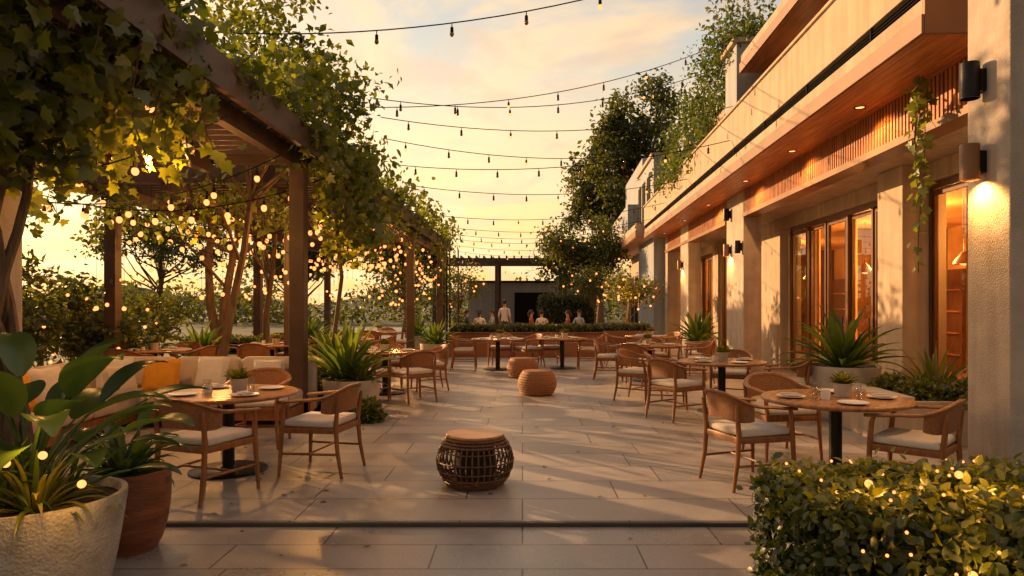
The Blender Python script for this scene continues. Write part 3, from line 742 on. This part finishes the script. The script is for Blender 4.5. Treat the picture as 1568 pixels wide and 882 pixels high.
# wicker stool
def stool(x,y):
    mb=MB(); R=lambda t:.235+.105*math.sin(math.pi*min(1,max(0,t)))**.75
    H=.43
    for j in range(40):
        a=2*math.pi*j/40; pts=[]
        for i in range(11):
            t=i/10; r=R(t)-.004; pts.append((r*math.cos(a),r*math.sin(a),.02+H*t*.93))
        mb.tube(pts,.0085,'wicker',5)
    for t,rr in ((.02,.016),(.08,.012),(.16,.012),(.32,.006),(.52,.006),(.74,.006),(.86,.012),(.92,.012),(.98,.016)):
        r=R(t)+.003; n=48
        mb.tube([(r*math.cos(2*math.pi*i/n),r*math.sin(2*math.pi*i/n),.02+H*t*.93) for i in range(n+1)],rr,'wicker',6,cap=False)
    mb.lathe([(.0001,.42),(.235,.42),(.252,.428),(.257,.440),(.25,.452),(.0001,.455)],'wickertop',48)
    mb.lathe([(.0001,.02),(.22,.02),(.22,.035),(.0001,.035)],'wicker',32)
    mb.lathe([(.16,.035),(.19,.2),(.16,.418)],'soil',24)
    mb.obj('wicker_drum_stool',loc=(x,y,.001))
stool(-.42,6.05)
def ottoman(x,y):
    mb=MB(); prof=[(.0001,.0),(.24,.0),(.26,.01)]
    for i in range(15):
        t=i/14; prof.append((.265+.075*math.sin(math.pi*t)**.8,.015+.385*t))
    prof+=[(.262,.415),(.25,.425),(.15,.432),(.0001,.433)]
    mb.lathe(prof,'otto',48)
    for i in range(9):
        t=.08+.84*i/8; r=.265+.075*math.sin(math.pi*t)**.8+.002
        mb.tube([(r*math.cos(a*math.pi/24),r*math.sin(a*math.pi/24),.015+.385*t) for a in range(49)],.008,'otto',5,cap=False)
    mb.obj('woven_ottoman',loc=(x,y,.001))
ottoman(.26,12.0); ottoman(0.0,14.8)

# pots
def pot(name,x,y,z,r,h,k,taper=.72,seg=48,belly=0):
    mb=MB(); prof=[(.0001,0),(r*taper*.96,0),(r*taper,.015)]
    for i in range(1,11):
        t=i/10; prof.append((r*(taper+(1-taper)*t**.6)+belly*math.sin(math.pi*t),.015+(h-.03)*t))
    prof+=[(r*.995,h),(r*.93,h),(r*.92,h-.05)]
    mb.lathe(prof,k,seg); mb.lathe([(r*.925,h-.05),(r*.5,h-.035),(.0001,h-.03)],'soil',seg)
    return mb.obj(name,loc=(x,y,z))
def planted(potname,pname,x,y,z,r,h,k,fn,taper=.72,belly=0):
    pot(potname,x,y,z,r,h,k,taper,belly=belly); mb=MB(); fn(mb); mb.obj(pname,loc=(x,y,z+h-.05))
def f1(mb):
    broad_plant(mb,(-.05,.0,0),26,.80,.21,seed=1,el0=.75,el1=1.5,leafl=.44)
    broad_plant(mb,(.10,.1,0),9,.45,.15,seed=12,el0=.6,el1=1.3,leafl=.34)
    strap_plant(mb,(.08,-.12,0),60,.40,.026,'fern',2,.15,1.4,1.1)
    strap_plant(mb,(-.15,-.1,0),50,.40,.03,'agave',22,.15,1.4,1.1)
planted('large_concrete_planter','broad_leaf_plant',-2.62,3.68,-.032,.43,.60,'concrete',f1)
def f2(mb):
    strap_plant(mb,(-.03,0,0),50,.32,.045,'broad',5,.2,1.4,1.0); broad_plant(mb,(-.05,0,0),12,.30,.11,seed=6,leafl=.24,el0=.8)
planted('brown_glazed_planter','leafy_plant',-2.62,4.55,-.032,.25,.53,'terracotta',f2,.7,.02)
def fa(n,l,w,seed,k='agave'):
    return lambda mb: strap_plant(mb,(0,0,0),n,l,w,k,seed,.25,1.5,.75)
def f3(mb):
    strap_plant(mb,(-.1,.05,0),46,.95,.10,'agave',7,.45,1.52,.5); strap_plant(mb,(.18,-.1,0),40,.45,.04,'fern',8,.1,1.4,1)
planted('pale_round_planter','agave_plant',-2.5,10.0,.001,.42,.50,'potlight',f3,.8)
planted('pale_round_planter','agave_plant',-2.15,16.8,.001,.37,.62,'potlight',fa(36,.75,.08,9),.75)
x,y,_=B(4.02,9.75); planted('pale_round_planter','agave_plant',x,y,.001,.48,.74,'potlight',fa(48,.92,.10,10),.78)
x,y,_=B(4.0,19.5); planted('pale_round_planter','agave_plant',x,y,.001,.40,.55,'potlight',fa(40,1.0,.11,11),.78)
planted('pale_round_planter','agave_plant',-3.9,13.6,.001,.35,.5,'potlight',fa(34,.75,.08,12),.75)
planted('pale_round_planter','agave_plant',-5.6,17.9,.001,.4,.6,'potlight',fa(40,.9,.09,13),.75)
planted('pale_round_planter','agave_plant',-6.6,14.0,.001,.35,.5,'brownwall',fa(34,.85,.09,14),.75)
planted('pale_round_planter','agave_plant',-3.3,21.5,.001,.35,.6,'potlight',fa(34,.85,.09,15),.75)
# ground cover shrubs near planter and behind the sofa
def shrub(x,y,z,r,h,n,ls,k='hedge',name='low_shrub'):
    e=empty(name,(x,y,z)); a=RNG.random(n)*6.283; b=np.arccos(RNG.random(n)); q=RNG.random(n)**.35
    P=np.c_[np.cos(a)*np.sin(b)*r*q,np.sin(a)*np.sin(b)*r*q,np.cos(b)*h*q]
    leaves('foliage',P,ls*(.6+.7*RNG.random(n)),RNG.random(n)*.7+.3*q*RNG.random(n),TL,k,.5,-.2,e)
    mb=MB()
    for i in range(14):
        t=i*2.4; mb.tube([(0,0,0),(math.cos(t)*r*.4,math.sin(t)*r*.4,h*.5),(math.cos(t)*r*.7,math.sin(t)*r*.7,h*.7)],[.012,.008,.004],'bark',4)
    mb.obj('stems',parent=e)
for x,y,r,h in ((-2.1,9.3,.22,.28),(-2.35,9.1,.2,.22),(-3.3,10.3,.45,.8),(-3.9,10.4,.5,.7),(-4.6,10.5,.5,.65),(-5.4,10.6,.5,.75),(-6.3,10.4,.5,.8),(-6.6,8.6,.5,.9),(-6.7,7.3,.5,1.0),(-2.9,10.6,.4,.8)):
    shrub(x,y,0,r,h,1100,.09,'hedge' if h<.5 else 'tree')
# ledge planter on the right
LP=MB(); LP.box(3.72,5.2,7.85,7.93,0,.50,'stucco'); LP.box(3.72,3.80,7.93,9.15,0,.50,'stucco'); LP.box(3.8,5.2,9.07,9.15,0,.5,'stucco'); LP.box(3.8,5.2,7.93,9.07,0,.44,'soil'); LP.box(3.66,4.0,7.79,9.2,.502,.56,'potlight')
LP.obj('stone_planter_bench',False,.008,rz=ROT)
for px_,py_ in ((4.25,8.2),(4.55,8.6),(4.6,8.1),(4.9,8.3),(4.2,8.8)):
    x,y,_=B(px_,py_); shrub(x,y,.42,.27,.30,900,.07,'hedge')
x,y,_=B(4.7,8.7); mb=MB(); strap_plant(mb,(0,0,0),40,.75,.05,'fern',31,.3,1.5,.8); mb.obj('fern_plant',loc=(x,y,.43))

# ------------------------------------------------------------------ string lights
def string(a,b,sag,nb,lit,name='string_lights',br=.028,first=.5,frac=0):
    mb=MB(); a=Vector(a); b=Vector(b); n=24; f=lambda t:a.lerp(b,t)-Vector((0,0,4*sag*t*(1-t)))
    mb.tube([f(i/n) for i in range(n+1)],.0085,'black',5)
    for i in range(nb):
        t=(i+first)/nb; p=f(t)
        mb.tube([p,p-Vector((0,0,.05)),p-Vector((0,0,.055)),p-Vector((0,0,.12))],[.006,.007,.020,.022],'black',8)
        q=p-Vector((0,0,.12+br*.8))
        mb.sphere(q,br,'bulb' if (frac and (i*7+nb*3+int(a.y))%10<frac*10) else lit,10,7,(1,1,1.2))
    return mb.obj(name)
W=[((-4.2,8.5,5.0),(4.3,8.9,6.75),.55,9),((-2.75,12,5.05),B(4.4,16.5,8.0),.45,8),((-2.7,12.1,5.25),B(4.35,16.8,7.5),.55,8),
 ((-2.7,13,5.15),B(4.35,17.0,6.45),.42,8),((-2.7,13.2,4.8),B(3.6,18,5.75),.38,9),((-2.7,14.5,4.55),B(3.58,14.2,4.95),.30,8),
 ((-2.7,15.8,4.35),B(3.6,18.8,5.0),.32,9),((-2.7,19.5,4.15),B(3.6,22.5,4.9),.33,10),((-2.7,22.5,4.15),B(3.6,26,4.8),.33,10),
 ((-2.7,25.4,4.2),B(3.6,27.8,4.9),.4,10),((-3.0,27,4.2),B(3.3,30,4.85),.4,11),((-3.2,30,4.2),B(3.3,34,4.8),.4,12),((-3.2,34,4.2),B(3.3,38,4.8),.4,12)]
for a,b,s,n in W: string(a,b,s,n,'bulboff',frac=.2)
for x,y in ((-3.0,27),(-3.2,30),(-3.2,34)):
    mb=MB(); mb.tube([(0,0,0),(0,0,4.3)],[.05,.035],'dark',8); mb.lathe([(.0001,.012),(.12,.012),(.12,0)],'dark',16); mb.obj('light_pole',loc=(x,y,0))
for i,y in enumerate((5.2,6.4,8.0,9.5,11.6,13,14.6,16.4,18.2,20.2,22.4,24.6)):
    string((-7.5,y+U(-.3,.3),3.35),(-2.8,y+U(-.4,.4),3.38),U(.25,.65),9 if i<5 else 12,'bulb','festoon_lights',.034 if i<3 else .042,first=U(.2,.8))
for i,(x,y0,y1) in enumerate(((-3.4,9.7,18),(-4.8,10,20),(-6.4,10,22),(-3.0,18,27))):
    string((x,y0,3.4),(x+U(-.4,.4),y1,3.2),.75,14,'bulb','festoon_lights',.042)
# hanging drop lights in the vines
mb=MB()
for i in range(110):
    x=U(-7.3,-2.6); y=9.8+14*random.random(); z=U(1.5,3.2)
    mb.tube([(x,y,3.45),(x,y,z+.03)],.003,'black',4); mb.sphere((x,y,z),.036,'bulb',8,6)
mb.obj('drop_lights')
# fairy lights in plants
mb=MB()
for i in range(130):
    x,y,z,r=random.choice(((4.0,25.2,2.0,.9),(-2.6,28,2.2,1.0),(-4.2,24,2.3,1.1),(-8.6,11.3,1.3,1.1),(-7.6,12.6,1.0,.9),(-9.4,14.2,1.2,1.1),(3.0,29,2.3,.9),(3.0,35,3.0,2.2),(-11.4,12.6,3.0,1.6)))
    v=Vector((random.gauss(0,1),random.gauss(0,1)-.8,random.gauss(0,1))).normalized()*r*1.05; mb.sphere((x+v.x,y+v.y,z+v.z*.8),.018+.0009*y,'bulb',7,5)
mb.obj('fairy_lights')
mb=MB()
for p in ((1.75,3.45,.69),(2.27,3.55,.71),(2.02,3.06,.38),(-2.34,3.33,.86),(-2.15,3.33,.72),(-2.52,3.33,.82),(2.7,3.3,.68),(2.55,3.06,.25)):
    mb.sphere(p,.020,'bulb',10,7)
rl=random.Random(5)
for i in range(26): mb.sphere((rl.uniform(1.5,2.9),rl.uniform(3.1,4.0),.69),.008,'bulb',7,5)
for i in range(14): mb.sphere((rl.uniform(1.5,2.7),3.05,rl.uniform(.1,.6)),.008,'bulb',7,5)
mb.obj('garden_spike_lights')
for p,e in (((2.27,3.45,.80),9.0),((2.05,2.96,.42),7.0),((1.72,3.38,.78),4.5),((-2.30,3.22,.84),7.0),((-2.1,3.28,.66),3)): lamp('garden_spike_lamp','POINT',p,e,(1,.44,.07),.03)
for p,e in (((-3.4,6.3,2.9),85),((-4.8,7.6,2.8),110),((-3.2,10.9,2.6),95),((-5.5,12.5,2.7),130),((-4.4,16.5,2.8),130),((-4,21.5,2.7),110),((3.6,24.3,2.0),60),((-1.0,26.2,3.0),90)):  # the last one is an added fill light for the dark back diners
    lamp('festoon_and_fill_lamp','POINT',p,e,(1,.44,.11),.08)

# ------------------------------------------------------------------ people
def person(x,y,fx,fy,seated,shirt,pants,scale=1.0,long=False):
    V=[];E=[];R=[]
    def a(p,r,par=None):
        V.append(p); R.append(r if hasattr(r,'__len__') else (r,r)); i=len(V)-1
        if par is not None: E.append((par,i))
        return i
    o=(0,0,-.40) if seated else (0,0,0)
    q=lambda x_,y_,z_:(x_,y_,z_+o[2])
    pel=a(q(0,0,.95),(.13,.10)); sp=a(q(0,.0,1.14),(.115,.09),pel); chs=a(q(0,.0,1.33),(.14,.10),sp); nk=a(q(0,.005,1.48),.05,chs)
    h1=a(q(0,.02,1.57),.062,nk); h2=a(q(0,.02,1.66),.08,h1); h3=a(q(0,.01,1.71),.06,h2)
    for s in (-1,1):
        sh=a(q(s*.17,0,1.40),.052,chs)
        if seated:
            el=a(q(s*.24,.10,1.16),.040,sh); wr=a(q(s*.14,.34,1.20),.026,el); ha=a(q(s*.12,.41,1.20),.028,wr)
            hp=a(q(s*.09,.03,.90),.085,pel); kn=a(q(s*.13,.43,.89),.058,hp); an=a((s*.13,.42,.09),.038,kn); to=a((s*.13,.56,.045),.034,an)
        else:
            el=a(q(s*.23,-.03,1.13),.040,sh); wr=a(q(s*.23,.06,.90),.026,el); ha=a(q(s*.23,.08,.82),.028,wr)
            hp=a(q(s*.09,0,.88),.085,pel); kn=a(q(s*.10,.03,.48),.058,hp); an=a((s*.10,0,.09),.038,kn); to=a((s*.11,.14,.045),.034,an)
    me=bpy.data.meshes.new('body'); me.from_pydata(V,E,[]); ob=bpy.data.objects.new('tmp',me); COL.objects.link(ob)
    m=ob.modifiers.new('Skin','SKIN'); m.use_smooth_shade=True
    for i,sv in enumerate(me.skin_vertices[0].data): sv.radius=R[i]; sv.use_root=(i==0)
    ms=ob.modifiers.new('Sub','SUBSURF'); ms.levels=2; ms.render_levels=2
    dg=bpy.context.evaluated_depsgraph_get(); me2=bpy.data.meshes.new_from_object(ob.evaluated_get(dg)); bpy.data.objects.remove(ob)
    me2.materials.clear()
    for k in (shirt,pants,'skin','hair','dark'): me2.materials.append(M[k])
    for p in me2.polygons:
        c=p.center; z=c.z-o[2]; p.use_smooth=True
        if z>1.70 or (z>1.585 and c.y<.03) : i=3
        elif z>1.47: i=2
        elif seated and c.y>.2 and z>1.05: i=2
        elif (not seated) and abs(c.x)>.19 and z<1.12: i=2
        elif z>.93 : i=0
        elif c.z<.08: i=4
        else: i=1
        p.material_index=i
    e=empty('seated_person' if seated else 'standing_person',(x,y,0),math.atan2(fy,fx)-math.pi/2); e.scale=(scale,)*3
    b=bpy.data.objects.new('body',me2); COL.objects.link(b); b.parent=e
    mb=MB()
    z=o[2]
    mb.sphere((0,.105,1.625+z),.014,'skin',6,5,(1,1.2,1.4))
    for s in (-1,1):
        mb.sphere((s*.03,.092,1.65+z),.010,'white',6,5); mb.sphere((s*.03,.100,1.65+z),.005,'hair',6,5); mb.sphere((s*.083,.01,1.64+z),.022,'skin',6,5,(.4,.8,1.3))
        hx,hy,hzz=(s*.12,.41,1.20+z) if seated else (s*.23,.08,.82+z)
        for f in range(4):
            d=(f-1.5)*.014; l=(.055,.065,.06,.045)[f]
            if seated: mb.tube([(hx+d,hy+.01,hzz),(hx+d,hy+.03+l*.5,hzz),(hx+d,hy+.03+l,hzz-.018)],[.008,.0075,.006],'skin',5)
            else: mb.tube([(hx,hy+d,hzz),(hx,hy+d+.004,hzz-.03-l*.5),(hx-s*.012,hy+d+.006,hzz-.03-l)],[.008,.0075,.006],'skin',5)
        if seated: mb.tube([(hx-s*.02,hy-.01,hzz),(hx-s*.045,hy+.02,hzz),(hx-s*.05,hy+.045,hzz)],[.009,.008,.007],'skin',5)
        else: mb.tube([(hx,hy+.02,hzz+.01),(hx,hy+.045,hzz-.02),(hx,hy+.05,hzz-.045)],[.009,.008,.007],'skin',5)
    mb.tube([(-.022,.094,1.587+z),(0,.099,1.585+z),(.022,.094,1.587+z)],.004,'terracotta',4)
    mb.sphere((0,-.004,1.672+z),.094,'hair',12,8,(1,1.05,1.0))
    if long: mb.tube([(0,-.06,1.68+z),(0,-.09,1.58+z),(0,-.09,1.46+z)],[.06,.06,.03],'hair',8)
    mb.obj('head_details',parent=e)
M['shirtw']=mat('white_shirt',(.65,.62,.60),.85,var=.05); M['shirtr']=mat('rust_shirt',(.30,.10,.05),.85); M['shirtd']=mat('dark_shirt',(.04,.045,.06),.85); M['shirtb']=mat('blue_shirt',(.30,.36,.44),.85); M['trous']=mat('trousers',(.05,.05,.06),.85)
person(-.68,26.0,.4,.9,False,'shirtw','trous',1.0)
for x,y,fx,fy,s,l in ((-2.2,27.0,1,.2,'shirtd',False),(-1.7,26.9,.1,1,'shirtw',True),(-1.2,27.3,-.8,-.2,'shirtb',False),(.35,27.2,1,0,'shirtr',True),(.75,26.6,.2,1,'shirtw',False),(1.75,26.2,-1,0,'shirtr',True),(2.3,27.6,-.5,-.8,'shirtb',False)):
    person(x,y,fx,fy,True,s,'trous',1.0,l); n=math.hypot(fx,fy); chair(x-fx/n*.02,y-fy/n*.02,fx,fy,1.0)
settable(-1.7,27.75,r=.5,seed=41); settable(.98,27.3,r=.5,seed=42)

# ------------------------------------------------------------------ world & sun
SUN_AZ=math.radians(140)   # direction (math angle) toward the sun: back-left
SUN_EL=math.radians(13)
sd=Vector((math.cos(SUN_AZ)*math.cos(SUN_EL),math.sin(SUN_AZ)*math.cos(SUN_EL),math.sin(SUN_EL)))
w=bpy.data.worlds.new('World'); S.world=w; w.use_nodes=True; nt=w.node_tree; nt.nodes.clear()
out=nt.nodes.new('ShaderNodeOutputWorld'); tc=nt.nodes.new('ShaderNodeTexCoord')
sky=nt.nodes.new('ShaderNodeTexSky'); sky.sky_type='NISHITA'; sky.sun_disc=False; sky.sun_elevation=SUN_EL; sky.sun_rotation=math.pi/2-SUN_AZ; sky.dust_density=3
b1=nt.nodes.new('ShaderNodeBackground'); b1.inputs[1].default_value=.025; L(nt,sky.outputs[0],b1.inputs[0])
sep=nt.nodes.new('ShaderNodeSeparateXYZ'); L(nt,tc.outputs['Generated'],sep.inputs[0])
rp=nt.nodes.new('ShaderNodeValToRGB'); cre=rp.color_ramp
cre.elements[0].position=0; cre.elements[0].color=(1.0,.47,.12,1)
cre.elements[1].position=1; cre.elements[1].color=(.28,.29,.33,1)
for p,c_ in ((.05,(1.0,.56,.16)),(.13,(1.0,.65,.24)),(.22,(.90,.65,.34)),(.32,(.64,.58,.47)),(.43,(.42,.48,.50)),(.65,(.32,.36,.41))):
    q=cre.elements.new(p); q.color=(*c_,1)
L(nt,sep.outputs[2],rp.inputs[0])
# clouds on a virtual layer
za=nt.nodes.new('ShaderNodeMath'); za.operation='ADD'; za.inputs[1].default_value=.16; L(nt,sep.outputs[2],za.inputs[0])
dx=nt.nodes.new('ShaderNodeMath'); dx.operation='DIVIDE'; L(nt,sep.outputs[0],dx.inputs[0]); L(nt,za.outputs[0],dx.inputs[1])
dy=nt.nodes.new('ShaderNodeMath'); dy.operation='DIVIDE'; L(nt,sep.outputs[1],dy.inputs[0]); L(nt,za.outputs[0],dy.inputs[1])
cb=nt.nodes.new('ShaderNodeCombineXYZ'); L(nt,dx.outputs[0],cb.inputs[0]); L(nt,dy.outputs[0],cb.inputs[1])
def cloud(scale,lo,hi,amt,off):
    ma=nt.nodes.new('ShaderNodeMapping'); ma.inputs['Location'].default_value=off; L(nt,cb.outputs[0],ma.inputs[0])
    cn=nt.nodes.new('ShaderNodeTexNoise'); cn.inputs['Scale'].default_value=scale; cn.inputs['Detail'].default_value=9; cn.inputs['Roughness'].default_value=.56; cn.inputs['Distortion'].default_value=.45; L(nt,ma.outputs[0],cn.inputs['Vector'])
    cm=nt.nodes.new('ShaderNodeMapRange'); cm.interpolation_type='SMOOTHSTEP'; cm.inputs[1].default_value=lo; cm.inputs[2].default_value=hi; cm.inputs[3].default_value=0; cm.inputs[4].default_value=amt; L(nt,cn.outputs[0],cm.inputs[0]); return cm
c1=cloud(1.6,.43,.60,.92,(0,0,0)); c2=cloud(2.6,.48,.64,.65,(3.1,1.7,0))
mx=nt.nodes.new('ShaderNodeMix'); mx.data_type='RGBA'; L(nt,c1.outputs[0],mx.inputs[0]); L(nt,rp.outputs[0],mx.inputs[6]); mx.inputs[7].default_value=(1.0,.67,.36,1)
mx2=nt.nodes.new('ShaderNodeMix'); mx2.data_type='RGBA'; L(nt,c2.outputs[0],mx2.inputs[0]); L(nt,mx.outputs[2],mx2.inputs[6]); mx2.inputs[7].default_value=(.74,.50,.33,1)
# brighter band toward the sunset, dimmer sky opposite to it
dt=nt.nodes.new('ShaderNodeVectorMath'); dt.operation='DOT_PRODUCT'; L(nt,tc.outputs['Generated'],dt.inputs[0]); gd=Vector((-.20,.97,.08)).normalized(); dt.inputs[1].default_value=gd
pw=nt.nodes.new('ShaderNodeMath'); pw.operation='POWER'; pw.use_clamp=True; pw.inputs[1].default_value=16
mxx=nt.nodes.new('ShaderNodeMath'); mxx.operation='MAXIMUM'; mxx.inputs[1].default_value=0; L(nt,dt.outputs['Value'],mxx.inputs[0]); L(nt,mxx.outputs[0],pw.inputs[0])
gm=nt.nodes.new('ShaderNodeMix'); gm.data_type='RGBA'; gm.blend_type='ADD'; L(nt,pw.outputs[0],gm.inputs[0]); L(nt,mx2.outputs[2],gm.inputs[6]); gm.inputs[7].default_value=(.28,.20,.09,1)
fall=nt.nodes.new('ShaderNodeMapRange'); fall.interpolation_type='SMOOTHSTEP'; fall.inputs[1].default_value=-.7; fall.inputs[2].default_value=.55; fall.inputs[3].default_value=.50; fall.inputs[4].default_value=1.04; L(nt,dt.outputs['Value'],fall.inputs[0])
b2=nt.nodes.new('ShaderNodeBackground'); L(nt,fall.outputs[0],b2.inputs[1]); L(nt,gm.outputs[2],b2.inputs[0])
ad=nt.nodes.new('ShaderNodeAddShader'); L(nt,b1.outputs[0],ad.inputs[0]); L(nt,b2.outputs[0],ad.inputs[1]); L(nt,ad.outputs[0],out.inputs[0])
sl=bpy.data.lights.new('sun','SUN'); sl.energy=9; sl.angle=math.radians(.6); sl.color=(1,.56,.24)
so=bpy.data.objects.new('sun',sl); COL.objects.link(so); so.rotation_euler=(-sd).to_track_quat('-Z','Y').to_euler()

# ------------------------------------------------------------------ camera
cd=bpy.data.cameras.new('camera'); cd.sensor_width=36; cd.lens=24; cd.shift_x=-.0102; cd.shift_y=.0153; cd.clip_end=4000; cd.clip_start=.05
co=bpy.data.objects.new('camera',cd); COL.objects.link(co); co.location=(0,0,1.6); co.rotation_euler=(math.pi/2,0,0); S.camera=co
